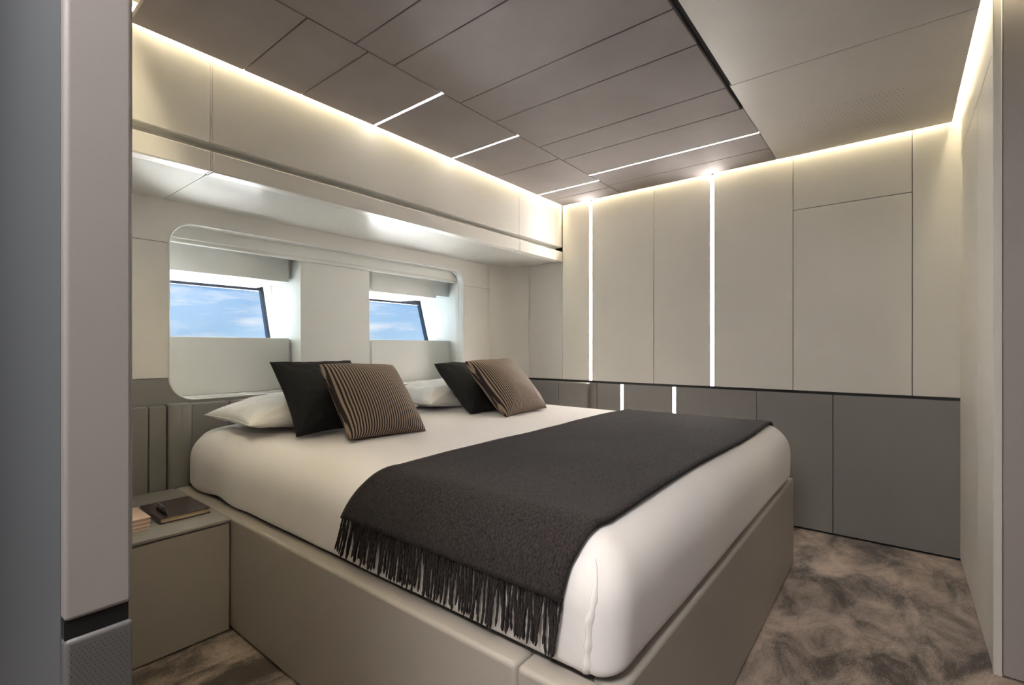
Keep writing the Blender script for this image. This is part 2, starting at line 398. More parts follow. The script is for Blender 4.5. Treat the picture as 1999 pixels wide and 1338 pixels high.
def window(name, x0, x1, label, vx1, lx1):
    wr = empty(name, ((x0 + x1) / 2, 3.1, 1.04)); tag(wr, label, 'window', kind='structure')
    def lean(z): return 3.065 + (z - 1.05) * (0.105 / 0.33)
    def slab(nm, a0, a1, z0, z1, dy, th, m):
        bm = bmesh.new()
        vs_ = [bm.verts.new((x, lean(z) + dy + k, z)) for k in (0, th) for z in (z0, z1) for x in (a0, a1)]
        for f in ((0, 1, 3, 2), (4, 6, 7, 5), (0, 4, 5, 1), (2, 3, 7, 6), (0, 2, 6, 4), (1, 5, 7, 3)): bm.faces.new([vs_[i] for i in f])
        bmesh.ops.recalc_face_normals(bm, faces=bm.faces[:])
        return link(nm, bm_mesh(nm, bm), m, wr)
    slab('glass_pane', x0, x1, 1.03, 1.42, 0.01, 0.008, M['glass'])
    slab('frame', x1 - 0.012, x1 + 0.02, 1.03, 1.42, -0.006, 0.03, M['frame'])
    slab('frame', x0 - 0.02, x0 + 0.012, 1.03, 1.42, -0.006, 0.03, M['frame'])
    slab('frame', x0 - 0.02, x1 + 0.02, 1.362, 1.44, -0.006, 0.03, M['frame'])
    slab('frame', x0 - 0.02, x1 + 0.02, 1.02, 1.05, -0.006, 0.03, M['frame'])
    slab('jamb', x1 + 0.004, x1 + 0.03, 1.03, 1.40, -0.10, 0.094, M['shell'])
    soft(box('blind_box', x0 - 0.01, vx1, 2.73, 3.158, 1.377, 1.568, M['shell'], wr, 0.004))
    box('bounce_blocker', x0 - 0.01, x1 + 0.03, 2.752, 3.064, 1.040, 1.049, M['frame'], wr)  # unseen dark sheet, added to keep sun bounce off the jambs
    soft(box('apron_panel', x0 - 0.01, lx1, 2.73, 2.752, 0.766, 1.057, M['shell'], wr, 0.004))
    return wr
window('window_1', 0.70, 1.416, 'left hull window with leaning glass behind the near pillows', 1.371, 1.372)
window('window_2', 1.94, 2.716, 'right hull window with leaning glass behind the far pillows', 2.505, 2.645)

# ================================================================== OVERHEAD LOCKER
lk = empty('overhead_locker', (1.73, 2.2, 1.65)); tag(lk, 'long cream leather locker running above the windows', 'cabinet')
box('carcass', 0.36, 3.079, 1.99, 2.62, 1.756, 2.15, M['shell'], lk)
box('groove_back', 0.36, 3.078, 2.032, 2.504, 1.664, 1.757, M['cream'], lk)
xs = [0.38, 0.700, 2.550, 3.078]
for a, b in zip(xs, xs[1:]):
    soft(box('front_panel', a + (0.0036 if a > 0.5 else 0), b - (0.0036 if b < 3 else 0), 1.975, 1.992, 1.757, 2.15, M['cream'], lk, 0.003))
    soft(box('lip_rail', a + (0.0036 if a > 0.5 else 0), b - (0.0036 if b < 3 else 0), 1.970, 2.03, 1.6485, 1.724, M['cream'], lk, 0.005, 3))
    soft(box('underside_panel', a + G, b - G, 2.028, 2.503, 1.649, 1.664, M['cream_gloss'], lk, 0.0015))
for x in xs[1:3]:
    soft(box('seam_strip', x - 0.003, x + 0.003, 1.9757, 1.992, 1.757, 2.15, M['cream'], lk, 0.001))
    soft(box('seam_strip', x - 0.003, x + 0.003, 1.9708, 2.02, 1.650, 1.7235, M['cream'], lk, 0.001))

# ================================================================== RIGHT WALL (panelled)
XB = 3.08
wr_ = boxes('wall_right', [(3.096, 3.25, -1.3, 2.62, 0, 2.2)], M['dark_gap'])
tag(wr_, 'cream leather panelled wall over grey leather wainscot', 'wall', kind='structure')
SW = 0.0085
ups = [(1.973, 2.289), (1.733 + SW, 1.973), (1.261, 1.733 - SW), (0.89 + SW, 1.261), (0.457, 0.89 - SW), (-0.055, 0.457), (-0.245, -0.055)]
for a, b in ups:
    if abs(a + 0.055) < 1e-6:
        soft(box('panel', XB, XB + 0.016, a + G, b - G, 0.766, 1.767 - G, M['cream'], wr_, 0.002))
        soft(box('panel', XB, XB + 0.016, a + G, b - G, 1.767 + G, 2.166, M['cream'], wr_, 0.002))
    else:
        top = 2.166 if b < 1.98 else 1.655
        soft(box('panel', XB, XB + 0.016, a + G, b - G, 0.766, top, M['cream'], wr_, 0.002))
box('trim_band', XB + 0.003, XB + 0.016, -0.245, 2.289, 0.7515, 0.7665, M['black'], wr_)
for a, b in ((1.683, 2.289), (1.489 + SW, 1.683), (1.125 + SW, 1.489 - SW), (0.642, 1.125 - SW), (0.271, 0.642), (-0.245, 0.271)):
    soft(box('wainscot_panel', XB, XB + 0.016, a + G, b - G, 0.012, 0.751, M['grey'], wr_, 0.002))

def strip(x0, x1, y0, y1, z0, z1, label, group):
    o = soft(box('light_strip', x0, x1, y0, y1, z0, z1, M['led'] if z1 - z0 > 0.1 else M['led_ceil'], None, 0.0015))
    tag(o, label, 'light', group)
    return o
strip(XB + 0.005, XB + 0.014, 1.733 - SW + .001, 1.733 + SW - .001, 0.768, 2.06, 'tall glowing light strip in the cream wall, the one nearer the windows', 'wall light strips')
strip(XB + 0.005, XB + 0.014, 0.89 - SW + .001, 0.89 + SW - .001, 0.768, 2.06, 'tall glowing light strip in the cream wall above the foot of the bed', 'wall light strips')
strip(XB + 0.005, XB + 0.014, 1.489 - SW + .001, 1.489 + SW - .001, 0.30, 0.748, 'short glowing light strip in the grey wainscot nearer the pillows', 'wainscot light strips')
strip(XB + 0.005, XB + 0.014, 1.125 - SW + .001, 1.125 + SW - .001, 0.30, 0.748, 'short glowing light strip in the grey wainscot above the dark throw', 'wainscot light strips')

# ================================================================== WARDROBE BLOCK (right edge)
YC = -0.228
wd = boxes('wall_wardrobe', [(2.09, 3.2, -1.3, YC - 0.016, 0, 2.085)], M['shell'])
tag(wd, 'cream wardrobe wall closing the cabin on the right edge', 'wall', kind='structure')
soft(box('filler_panel', 2.459, 3.079, YC - 0.016, YC, 0.012, 1.908 - G, M['cream'], wd, 0.002))
soft(box('wardrobe_door', 2.097, 2.454, YC - 0.016, YC, 0.012, 1.908 - G, M['cream'], wd, 0.003))
soft(box('top_panel', 2.097, 3.079, YC - 0.016, YC, 1.908 + G, 2.088, M['cream'], wd, 0.002))
soft(box('corner_stile', 2.074, 2.094, YC - 0.02, YC + 0.001, 0.0, 2.088, M['cream'], wd, 0.003, 3))
soft(box('end_panel', 2.074, 2.09, -1.28, YC - 0.021, 0.006, 2.15, M['taupe_light'], wd, 0.003))
boxes('cove_lining', [(2.112, 3.2, -0.34, -0.30, 2.085, 2.17)], M['cream'], wd)

# ================================================================== CEILING
ce = boxes('ceiling', [(0.05, 3.25, -1.4, 2.65, 2.165, 2.25)], M['cream'])
tag(ce, 'mauve suede and cream leather panelled ceiling', 'ceiling', kind='structure')
boxes('backing', [(0.50, 3.03, 0.53, 1.925, 2.0805, 2.165), (2.10, 3.03, -0.15, 0.53, 2.0805, 2.165), (0.131, 2.02, -1.28, 0.53, 2.0805, 2.165), (2.0, 2.12, -0.1, 0.53, 2.0805, 2.165)], M['dark_gap'], ce)
YS, Y1, Y0 = 1.48, 1.950, 0.548
row1 = [0.45, 0.803, 1.0315, (1.392,), (1.906,), 2.28, (2.734,), 2.89, 3.055]
row2 = [0.45, 0.976, 1.142, 1.495, 1.722, 2.083, 2.308, (2.62,), 2.854, 3.055]
HS = 0.0062
def row(xs_, y0, y1):
    for a, b in zip(xs_, xs_[1:]):
        a0 = a[0] + HS if isinstance(a, tuple) else a + 0.0019
        b0 = b[0] - HS if isinstance(b, tuple) else b - 0.0019
        soft(box('suede_panel', a0, b0, y0, y1, CEIL, CEIL + 0.020, M['mauve'], ce, 0.0025))
row(row1, YS + 0.0017, Y1)
row(row2[:7], Y0, YS - 0.0017)
row(row2[6:], Y0 - 0.014, YS - 0.0017)
strip(1.392 - HS + .001, 1.392 + HS - .001, YS - 0.004, Y1 - 0.004, CEIL + 0.001, CEIL + 0.016, 'glowing ceiling strip by the window cove, the one farthest from the corner', 'short ceiling light strips')
strip(1.906 - HS + .001, 1.906 + HS - .001, YS - 0.004, Y1 - 0.004, CEIL + 0.001, CEIL + 0.016, 'glowing ceiling strip by the window cove, the middle one of three', 'short ceiling light strips')
strip(2.734 - HS + .001, 2.734 + HS - .001, YS - 0.004, Y1 - 0.004, CEIL + 0.001, CEIL + 0.016, 'glowing ceiling strip by the window cove, the one nearest the corner', 'short ceiling light strips')
strip(2.62 - HS + .001, 2.62 + HS - .001, Y0 - 0.012, YS + 0.004, CEIL + 0.001, CEIL + 0.016, 'longest glowing ceiling strip, running to the cream ceiling panel', 'long ceiling light strip')
box('shadow_gap', 0.131, 2.308, 0.524, 0.546, CEIL + 0.012, CEIL + 0.02, M['dark_gap'], ce)
cp = soft(box('cream_panel', 2.078 + G, 3.055, -0.198, 0.5325, CEIL, CEIL + 0.020, M['ceil'], ce, 0.002))
prism('cream_panel', [(0.131, -1.28), (2.034, -1.28), (2.034, -0.198), (2.078 - G, -0.198), (2.078 - G, 0.5235), (0.131, 0.5235)], 'z', CEIL, CEIL + 0.020, M['ceil'], ce, 0.001)
soft(box('side_ceiling', 0.131, 0.392, 0.526, 1.64, CEIL, CEIL + 0.020, M['ceil'], ce, 0.002))
bm = bmesh.new()
for i in range(13):
    for j in range(24):
        x = 2.535 + i * 0.0312; y = -0.018 + j * 0.0158 + (0.0079 if i % 2 else 0)
        bmesh.ops.create_circle(bm, cap_ends=True, segments=8, radius=0.0021, matrix=Matrix.Translation((x, y, CEIL - 0.0004)))
vp = link('vent_perforation', bm_mesh('vent_perforation', bm), M['dark_gap'], ce); vp['kind'] = 'stuff'

# hidden cove lamps above the gaps round the ceiling
def cove(x0, x1, y0, y1, z, label, m='led_cove'):
    o = soft(box('cove_light', x0, x1, y0, y1, z, z + 0.008, M[m], None, 0.001))
    tag(o, label, 'light', 'cove lights round the ceiling')
cove(0.46, 3.05, 1.955, 1.966, 2.108, 'hidden warm cove light along the top of the overhead locker')
cove(3.060, 3.071, -0.18, 1.94, 2.108, 'hidden warm cove light along the top of the cream side wall')
cove(2.12, 3.03, -0.222, -0.211, 2.145, 'hidden warm cove light above the wardrobe door', 'led_edge')
cove(0.410, 0.430, 0.56, 1.50, 2.145, 'added warm fill light in the cove, out of view behind the left door jamb', 'side_fill')  # cove run extended out of view, added to brighten the bed side
cove(2.042, 2.058, -1.2, -0.24, 2.145, 'hidden warm cove light above the wardrobe end panel')

# ================================================================== HEADBOARD
hb = empty('headboard', (1.6, 2.48, 0)); tag(hb, 'low grey leather headboard with rounded end post under the windows', 'headboard')
for a, b in ((0.792, 0.95), (0.95, 2.34), (2.34, 2.52)):
    soft(box('panel', a + G, b - G, 2.462, 2.503, 0.30, 0.752, M['grey'], hb, 0.006, 3))
soft(box('panel', 0.382, 0.636 - G, 2.462, 2.503, 0.30, 0.752, M['grey'], hb, 0.005, 3))
soft(box('panel', 0.636 + G, 0.700, 2.462, 2.503, 0.30, 0.752, M['grey'], hb, 0.005, 3))
po = [(0.703, 2.503), (0.703, 2.452)] + [(0.748 + 0.043 * math.cos(math.radians(a)), 2.452 + 0.018 * math.sin(math.radians(a))) for a in range(195, 346, 10)] + [(0.791, 2.456), (0.791, 2.503)]
prism('post', po, 'z', 0.30, 0.757, M['grey'], hb, 0.004)
# far wing along the side wall
fw = empty('headboard_wing', (3.05, 1.95, 0)); tag(fw, 'grey leather headboard wing against the far wall beside the striped cushion', 'headboard')
soft(box('panel', 3.026, 3.079, 1.736, 1.973 - G, 0.012, 0.750, M['grey'], fw, 0.005, 3))
soft(box('panel', 3.026, 3.079, 1.973 + G, 2.285, 0.012, 0.750, M['grey'], fw, 0.005, 3))

# ================================================================== NIGHTSTAND
ns = empty('nightstand', (0.55, 2.1, 0)); tag(ns, 'built-in grey leather nightstand between the jamb and the bed', 'nightstand')
box('body', 0.379, 0.712, 1.862, 2.43, 0.0, 0.375, M['grey'], ns)
soft(box('front_panel', 0.379, 0.714, 1.848, 1.864, 0.004, 0.381, M['weave'], ns, 0.003))
soft(box('top', 0.379, 0.716, 1.844, 2.266, 0.384, 0.398, M['grey'], ns, 0.005, 3))
soft(box('back_ledge', 0.379, 0.716, 2.269, 2.43, 0.384, 0.398, M['grey'], ns, 0.003))

# ================================================================== BED
bed = empty('bed', (1.65, 1.4, 0)); tag(bed, 'wide bed with white fitted sheet on a grey leather base', 'bed')
BX0, BX1, BY0, BY1, BZ = 0.720, 2.568, 0.377, 2.430, 0.398
box('plinth', BX0 + 0.02, BX1 - 0.02, BY0 + 0.02, BY1, 0.0, BZ - 0.03, M['dark_gap'], bed)
soft(box('side_panel', BX0, BX0 + 0.06, 0.566 + G, BY1, 0.004, BZ, M['weave'], bed, 0.010, 4))
soft(box('corner_panel', BX0, BX0 + 0.06, BY0, 0.566 - G, 0.004, BZ, M['weave'], bed, 0.010, 4))
soft(box('foot_panel', BX0 + 0.06, BX1, BY0, BY0 + 0.06, 0.004, BZ, M['weave'], bed, 0.010, 4))
soft(box('side_panel', BX1 - 0.06, BX1, BY0 + 0.06, BY1, 0.004, BZ, M['weave'], bed, 0.010, 4))
box('deck', BX0 + 0.055, BX1 - 0.055, BY0 + 0.055, BY1, BZ - 0.05, BZ - 0.006, M['grey'], bed)

# mattress in its fitted sheet: a finely gridded soft block
MX0, MX1, MY0, MY1, MZ0, MZ1 = 0.757, 2.545, 0.383, 2.428, 0.397, 0.652
def mattress_mesh():
    hx, hy, hz = (MX1 - MX0) / 2, (MY1 - MY0) / 2, (MZ1 - MZ0) / 2
    cx_, cy_, cz_ = (MX0 + MX1) / 2, (MY0 + MY1) / 2, (MZ0 + MZ1) / 2
    nx, ny, nz_ = 110, 126, 26
    vid = {}; vs_ = []; fs = []
    def V(i, j, k):
        key = (i, j, k)
        if key not in vid:
            vid[key] = len(vs_); vs_.append((-hx + 2 * hx * i / nx, -hy + 2 * hy * j / ny, -hz + 2 * hz * k / nz_))
        return vid[key]
    for i in range(nx):
        for j in range(ny):
            fs.append((V(i, j, nz_), V(i + 1, j, nz_), V(i + 1, j + 1, nz_), V(i, j + 1, nz_)))
            fs.append((V(i, j, 0), V(i, j + 1, 0), V(i + 1, j + 1, 0), V(i + 1, j, 0)))
    for i in range(nx):
        for k in range(nz_):
            fs.append((V(i, 0, k), V(i + 1, 0, k), V(i + 1, 0, k + 1), V(i, 0, k + 1)))
            fs.append((V(i, ny, k), V(i, ny, k + 1), V(i + 1, ny, k + 1), V(i + 1, ny, k)))
    for j in range(ny):
        for k in range(nz_):
            fs.append((V(0, j, k), V(0, j, k + 1), V(0, j + 1, k + 1), V(0, j + 1, k)))
            fs.append((V(nx, j, k), V(nx, j + 1, k), V(nx, j + 1, k + 1), V(nx, j, k + 1)))
    out = []
    for x, y, z in vs_:
        rz = 0.125 if z > 0 else 0.03
        rx = 0.060 + 0.035 * min(1, max(0, (z + hz) / (2 * hz)))
        qx = max(-hx + rx, min(hx - rx, x)); qy = max(-hy + rx, min(hy - rx, y)); qz = max(-hz + rz, min(hz - rz, z))
        # vertical edges keep a rounder plan corner
        dx, dy, dz = (x - qx) / rx, (y - qy) / rx, (z - qz) / rz
        l = math.sqrt(dx * dx + dy * dy + dz * dz)
        m_ = max(abs(dx), abs(dy), abs(dz))
        if l > 1e-6:
            s = m_ / l
            dx, dy, dz = dx * s, dy * s, dz * s
        px, py, pz = qx + dx * rx, qy + dy * rx, qz + dz * rz
        # soft bulge of the sides, domed top, shallow creases of the cotton
        side = max(0.0, 1 - (pz / hz) ** 2)
        px *= 1 + 0.006 * side; py *= 1 + 0.005 * side
        wv = noise.noise(Vector((px * 2.2, py * 2.2, pz * 3)))
        if pz > 0:
            pz += 0.006 * math.cos(px / hx * 1.5) * math.cos(py / hy * 1.5) * (pz / hz)
        wx, wy, wz = px + cx_, py + cy_, pz + cz_
        wrk = 0.0022 * wv
        # creases near the head corner and along the pillow line
        hd = math.exp(-((wy - 2.25) / 0.28) ** 2) * math.exp(-((wx - 0.80) / 0.28) ** 2)
        wrk += 0.008 * hd * math.sin(26 * wy + 14 * wx + 3 * wz + 4 * wv)
        hd2 = math.exp(-((wy - 1.95) / 0.18) ** 2) * math.exp(-((wx - 1.62) / 0.22) ** 2)
        wrk += 0.006 * hd2 * math.sin(40 * wy - 12 * wx + 5 * wv)
        # gathered seam down the near foot corner
        ang = math.atan2(max(0, -(wy - (MY0 + 0.085))), max(0, -(wx - (MX0 + 0.085))) + 1e-9)
        rad = math.hypot(min(0, wx - (MX0 + 0.085)), min(0, wy - (MY0 + 0.085)))
        if wx < MX0 + 0.085 and wy < MY0 + 0.085 and rad > 0.03:
            seam = math.exp(-((ang - 0.42) / 0.07) ** 2)
            low = max(0, min(1, (0.62 - wz) / 0.12))
            wrk += low * (-0.0018 * seam + 0.0022 * math.exp(-((ang - 0.22) / 0.2) ** 2) * math.sin(150 * wz + 14 * ang))
        nrm = Vector((dx, dy, dz))
        if nrm.length > 1e-6:
            nrm.normalize(); wx += nrm.x * wrk; wy += nrm.y * wrk; wz += nrm.z * wrk
        # tucked bottom edge, uneven
        if wz < 0.43 and (abs(px) > hx - 0.05 or abs(py) > hy - 0.05):
            wz += 0.004 * noise.noise(Vector((wx * 5, wy * 5, 0.3)))
        out.append((wx, wy, wz))
    me = bpy.data.meshes.new('mattress'); me.from_pydata(out, [], fs); me.update()
    return me, out, fs
mme, mv, mf = mattress_mesh()
mo = link('mattress', mme, M['sheet'], bed, smooth=True)
mo['label'] = 'mattress in a white fitted cotton sheet'
bvh = BVHTree.FromPolygons(mv, mf)

# gathered seam of the fitted sheet down the near foot corner
bm = bmesh.new(); prev = None
cxy = Vector((MX0 + 0.10, MY0 + 0.10))
for i in range(61):
    t = i / 60; z = 0.612 - 0.205 * t
    a = 0.62 - 0.20 * t + 0.018 * math.sin(t * 9) + 0.006 * math.sin(t * 22)
    d = Vector((-math.cos(a), -math.sin(a), 0))
    hit, nrm, _, _ = bvh.ray_cast(Vector((cxy.x, cxy.y, z)) + d * 0.5, -d, 1.0)
    if hit is None: continue
    r_ = (0.0006 + 0.0026 * min(1, t * 3)) * (1 + 0.16 * math.sin(t * 30) + 0.10 * math.sin(t * 47))
    tang = Vector((-d.y, d.x, 0))
    ring = [bm.verts.new(hit + tang * (r_ * 2.2 * math.cos(q * math.pi / 4)) + d * (r_ * math.sin(q * math.pi / 4))) for q in range(8)]
    if prev:
        for q in range(8): bm.faces.new((prev[q], prev[(q + 1) % 8], ring[(q + 1) % 8], ring[q]))
    prev = ring
bmesh.ops.recalc_face_normals(bm, faces=bm.faces[:])
cs = link('gathered_seam', bm_mesh('gathered_seam', bm), M['sheet'], None, smooth=True)
cs.parent = mo
bpy.context.view_layer.update()
cs.matrix_parent_inverse = mo.matrix_world.inverted()

# ================================================================== THROW
core_x0, core_x1, core_z = MX0 + 0.16, MX1 - 0.16, MZ1 - 0.15
def path_pt(s):
    """outer guide path across the bed: far side up, over the top, down the near side (x, z)"""
    pts = path_pt.pts
    for (a, b, l0, l1) in path_pt.seg:
        if s <= l1:
            t = (s - l0) / (l1 - l0); return a[0] + (b[0] - a[0]) * t, a[1] + (b[1] - a[1]) * t
    return pts[-1]
gp = [(MX1 + 0.05, 0.50)] + [(MX1 - 0.12 + 0.17 * math.cos(math.radians(a)), MZ1 - 0.12 + 0.17 * math.sin(math.radians(a))) for a in range(0, 91, 9)] + \
     [(MX0 + 0.12 + 0.17 * math.cos(math.radians(a)), MZ1 - 0.12 + 0.17 * math.sin(math.radians(a))) for a in range(90, 181, 9)] + [(MX0 - 0.05, 0.30)]
seg = []; l = 0
for a, b in zip(gp, gp[1:]):
    d = math.hypot(a[0] - b[0], a[1] - b[1]); seg.append((a, b, l, l + d)); l += d
path_pt.pts = gp; path_pt.seg = seg
def surf(s, y):
    gx, gz = path_pt(s)
    qx = max(core_x0, min(core_x1, gx)); qz = min(core_z, gz)
    o = Vector((gx, y, gz)); d = Vector((qx, y, qz)) - o
    if d.length < 1e-6: d = Vector((1, 0, 0))
    hit, nrm, _, _ = bvh.ray_cast(o, d.normalized(), 1.0)
    if hit is None:
        return Vector((gx, y, gz)), -d.normalized()
    return hit, nrm
# find the path length at which the near hang reaches z = 0.548
s_end = l - (0.548 - 0.30)
NS, NW = 150, 52
def throw_edge(s):
    """head-side and foot-side edge of the throw at path position s"""
    gx, gz = path_pt(s)
    hang = max(0.0, min(1.0, (s - (s_end - 0.24)) / 0.24))
    far = max(0.0, (gx - 1.0) / 1.5)
    head = 1.105 + 0.055 * far + 0.085 * hang ** 1.3 + 0.006 * math.sin(gx * 7)
    foot = 0.452 + 0.004 * math.sin(gx * 5 + 1) + 0.028 * hang
    return head, foot
tv = []; tn = []; tf = []
for i in range(NS + 1):
    s = s_end * i / NS
    hd, ft = throw_edge(s)
    for j in range(NW + 1):
        t = j / NW; y = ft + (hd - ft) * t
        p, nrm = surf(s, y)
        off = 0.005 + 0.0025 * (1 + noise.noise(Vector((p.x * 5, p.y * 8, p.z * 5)))) + 0.003 * math.exp(-min(t, 1 - t) / 0.02)
        tv.append(p + nrm * off); tn.append(nrm)
for i in range(NS):
    for j in range(NW):
        a = i * (NW + 1) + j
        tf.append((a, a + 1, a + NW + 2, a + NW + 1))
me = bpy.data.meshes.new('blanket_cloth'); me.from_pydata([tuple(v) for v in tv], [], tf); me.update()
th = empty('throw_blanket', (1.6, 0.8, 0.66)); tag(th, 'charcoal wool throw with fringed edge laid across the foot of the bed', 'blanket')
to = link('cloth', me, M['wool'], th, smooth=True)
bm = bmesh.new(); bm.from_mesh(me); bmesh.ops.recalc_face_normals(bm, faces=bm.faces[:]); 
if sum(f.normal.z for f in bm.faces) < 0: bmesh.ops.reverse_faces(bm, faces=bm.faces[:])
bm.to_mesh(me); bm.free()
for p in me.polygons: p.use_smooth = True
so = to.modifiers.new('thickness', 'SOLIDIFY'); so.thickness = 0.008; so.offset = 1.0

def tassel_mesh(k):
    rnd = random.Random(k)
    bm = bmesh.new(); prev = None
    L_ = 0.108
    ax, ay = rnd.uniform(-0.003, 0.003), rnd.uniform(-0.004, 0.004)
    ph = rnd.uniform(0, 6)
    n = 14
    for i in range(n + 1):
        t = i / n
        r = 0.0027 * (1.0 if i < n else 0.4) * (1 + 0.14 * math.sin(i * 2.4 + ph))
        cx_ = ax * math.sin(t * 3.3 + ph); cy_ = ay * math.sin(t * 4.1 + ph * 1.7) + rnd.uniform(-.0004, .0004)
        ring = [bm.verts.new((cx_ + r * math.cos(a), cy_ + r * math.sin(a), -L_ * t)) for a in [q * math.pi / 3 + t * 6 for q in range(6)]]
        if prev:
            for q in range(6): bm.faces.new((prev[q], prev[(q + 1) % 6], ring[(q + 1) % 6], ring[q]))
        prev = ring
    bm.faces.new(prev)
    bmesh.ops.recalc_face_normals(bm, faces=bm.faces[:])
    me = bm_mesh('tassel', bm); me.materials.append(M['yarn'])
    for p in me.polygons: p.use_smooth = True
    return me
tms = [tassel_mesh(k) for k in range(7)]
hd, ft = throw_edge(s_end)
NT = 128
for k in range(NT):
    y = ft + 0.002 + (hd - ft - 0.004) * (k + random.uniform(0.2, 0.8)) / NT
    p, nrm = surf(s_end - 0.006, y)
    o = bpy.data.objects.new('tassel', tms[k % 7]); C.objects.link(o)
    o.parent = th; o.matrix_parent_inverse = Matrix.Translation(th.location).inverted()
    o.location = p + Vector((-0.009 - random.uniform(0, 0.004), 0, 0))
    sc_ = random.uniform(0.90, 1.10)
    o.scale = (1, 1, sc_)
    drift = 0.25 * ((y - ft) / (hd - ft)) ** 2 + 0.06
    o.rotation_euler = (drift * 1.0 + random.gauss(0, 0.045), random.uniform(-0.02, 0.06), random.choice((0, 0, 0, 3.14)) * 0)

# ================================================================== CUSHIONS AND PILLOWS
def cushion_mesh(name, Wd, Hd, T, m, conc=0.06, n=44, seed=0, wr=0.004, power=0.42, sag=0.0, flat=1.0):
    vs_ = []; fs = []; idx = {}
    def P(u, v, side):
        x = u * Wd / 2 * (1 - conc * (1 - v * v)); z = v * Hd / 2 * (1 - conc * (1 - u * u))
        base = max(0.0, (1 - abs(u) ** 2.4) * (1 - abs(v) ** 2.4))
        t = T / 2 * base ** power
        if side == -1: t *= flat
        if sag: t *= 1 - sag * 0.5 * (v + 1) * 0.5
        e = 1 - base
        nn = noise.noise(Vector((u * 2.3 + seed * 3.1, v * 2.3, seed + side))) + 0.5 * noise.noise(Vector((u * 6 + seed, v * 6, side * 2.0 + seed)))
        # gathers radiating from the corners
        cr_ = 0
        for cu in (-1, 1):
            for cv in (-1, 1):
                d = math.hypot(u - cu, v - cv)
                a = math.atan2(v - cv, u - cu)
                cr_ += math.exp(-(d / 0.42) ** 2) * math.sin(a * 9 + seed) * min(1, d / 0.2)
        t += (wr * nn + wr * 0.8 * cr_) * min(1, base * 6)
        return (x, -side * t if side else 0, z)
    for side in (1, -1):
        for i in range(n + 1):
            for j in range(n + 1):
                edge = i in (0, n) or j in (0, n)
                key = (i, j, 0 if edge else side)
                if key not in idx:
                    u = math.sin((2 * i / n - 1) * math.pi / 2 * 0.92) / math.sin(math.pi / 2 * 0.92)
                    v = math.sin((2 * j / n - 1) * math.pi / 2 * 0.92) / math.sin(math.pi / 2 * 0.92)
                    idx[key] = len(vs_); q = P(u, v, side)
                    vs_.append((q[0], 0 if edge else q[1], q[2]))
    for side in (1, -1):
        for i in range(n):
            for j in range(n):
                k = []
                for (a, b) in ((i, j), (i + 1, j), (i + 1, j + 1), (i, j + 1)):
                    edge = a in (0, n) or b in (0, n)
                    k.append(idx[(a, b, 0 if edge else side)])
                fs.append(tuple(k) if side == 1 else tuple(reversed(k)))
    me = bpy.data.meshes.new(name); me.from_pydata(vs_, [], fs); me.update()
    me.materials.append(m)
    for p in me.polygons: p.use_smooth = True
    return me

def place(name, me, c, U, Vv):
    U = Vector(U).normalized(); Vv = Vector(Vv); Vv = (Vv - U * Vv.dot(U)).normalized()
    Nn = Vv.cross(U)          # local +y
    o = bpy.data.objects.new(name, me); C.objects.link(o)
    o.matrix_world = Matrix(((U.x, Nn.x, Vv.x, c[0]), (U.y, Nn.y, Vv.y, c[1]), (U.z, Nn.z, Vv.z, c[2]), (0, 0, 0, 1)))
    return o

def seam_loop(o, me_src, Wd, Hd, conc, m, name='piping', r=0.0022):
    """thin sewn edge running round a cushion"""
    bm = bmesh.new(); n = 30; pts = []
    for e_ in range(4):
        for i in range(n):
            t = -1 + 2 * i / n
            u, v = ((t, -1), (1, t), (-t, 1), (-1, -t))[e_]
            pts.append(Vector((u * Wd / 2 * (1 - conc * (1 - v * v)), 0, v * Hd / 2 * (1 - conc * (1 - u * u)))))
    rings = []
    N_ = len(pts)
    for i, p in enumerate(pts):
        t = (pts[(i + 1) % N_] - pts[i - 1]).normalized(); b = t.cross(Vector((0, 1, 0)))
        rings.append([bm.verts.new(p + r * (math.cos(a) * b + math.sin(a) * Vector((0, 1, 0)))) for a in [q * math.pi * 2 / 5 for q in range(5)]])
    for i in range(N_):
        a, b = rings[i], rings[(i + 1) % N_]
        for q in range(5): bm.faces.new((a[q], a[(q + 1) % 5], b[(q + 1) % 5], b[q]))
    bmesh.ops.recalc_face_normals(bm, faces=bm.faces[:])
    me = bm_mesh(name, bm); me.materials.append(m)
    for p in me.polygons: p.use_smooth = True
    s = bpy.data.objects.new(name, me); C.objects.link(s); s.parent = o
    return s

def quad_cushion(name, BL, BR, TL, TR, T, m, label, cat, group, seed, conc=0.06, wr=0.003, piping=None, grow=1.0, push=0.0):
    BL, BR, TL, TR = map(Vector, (BL, BR, TL, TR))
    c = (BL + BR + TL + TR) / 4
    U = (BR - BL + TR - TL) / 2; Vv = (TL - BL + TR - BR) / 2
    Wd, Hd = U.length * grow, Vv.length * grow
    me = cushion_mesh(name, Wd, Hd, T, m, conc, seed=seed, wr=wr)
    U_ = U.normalized(); N_ = (Vv.cross(U)).normalized()
    o = place(name, me, c + N_ * push + Vector((0, 0, 0.006)), U, Vv)
    tag(o, label, cat, group)
    if piping: seam_loop(o, me, Wd, Hd, conc, piping, 'edge_seam')
    return o

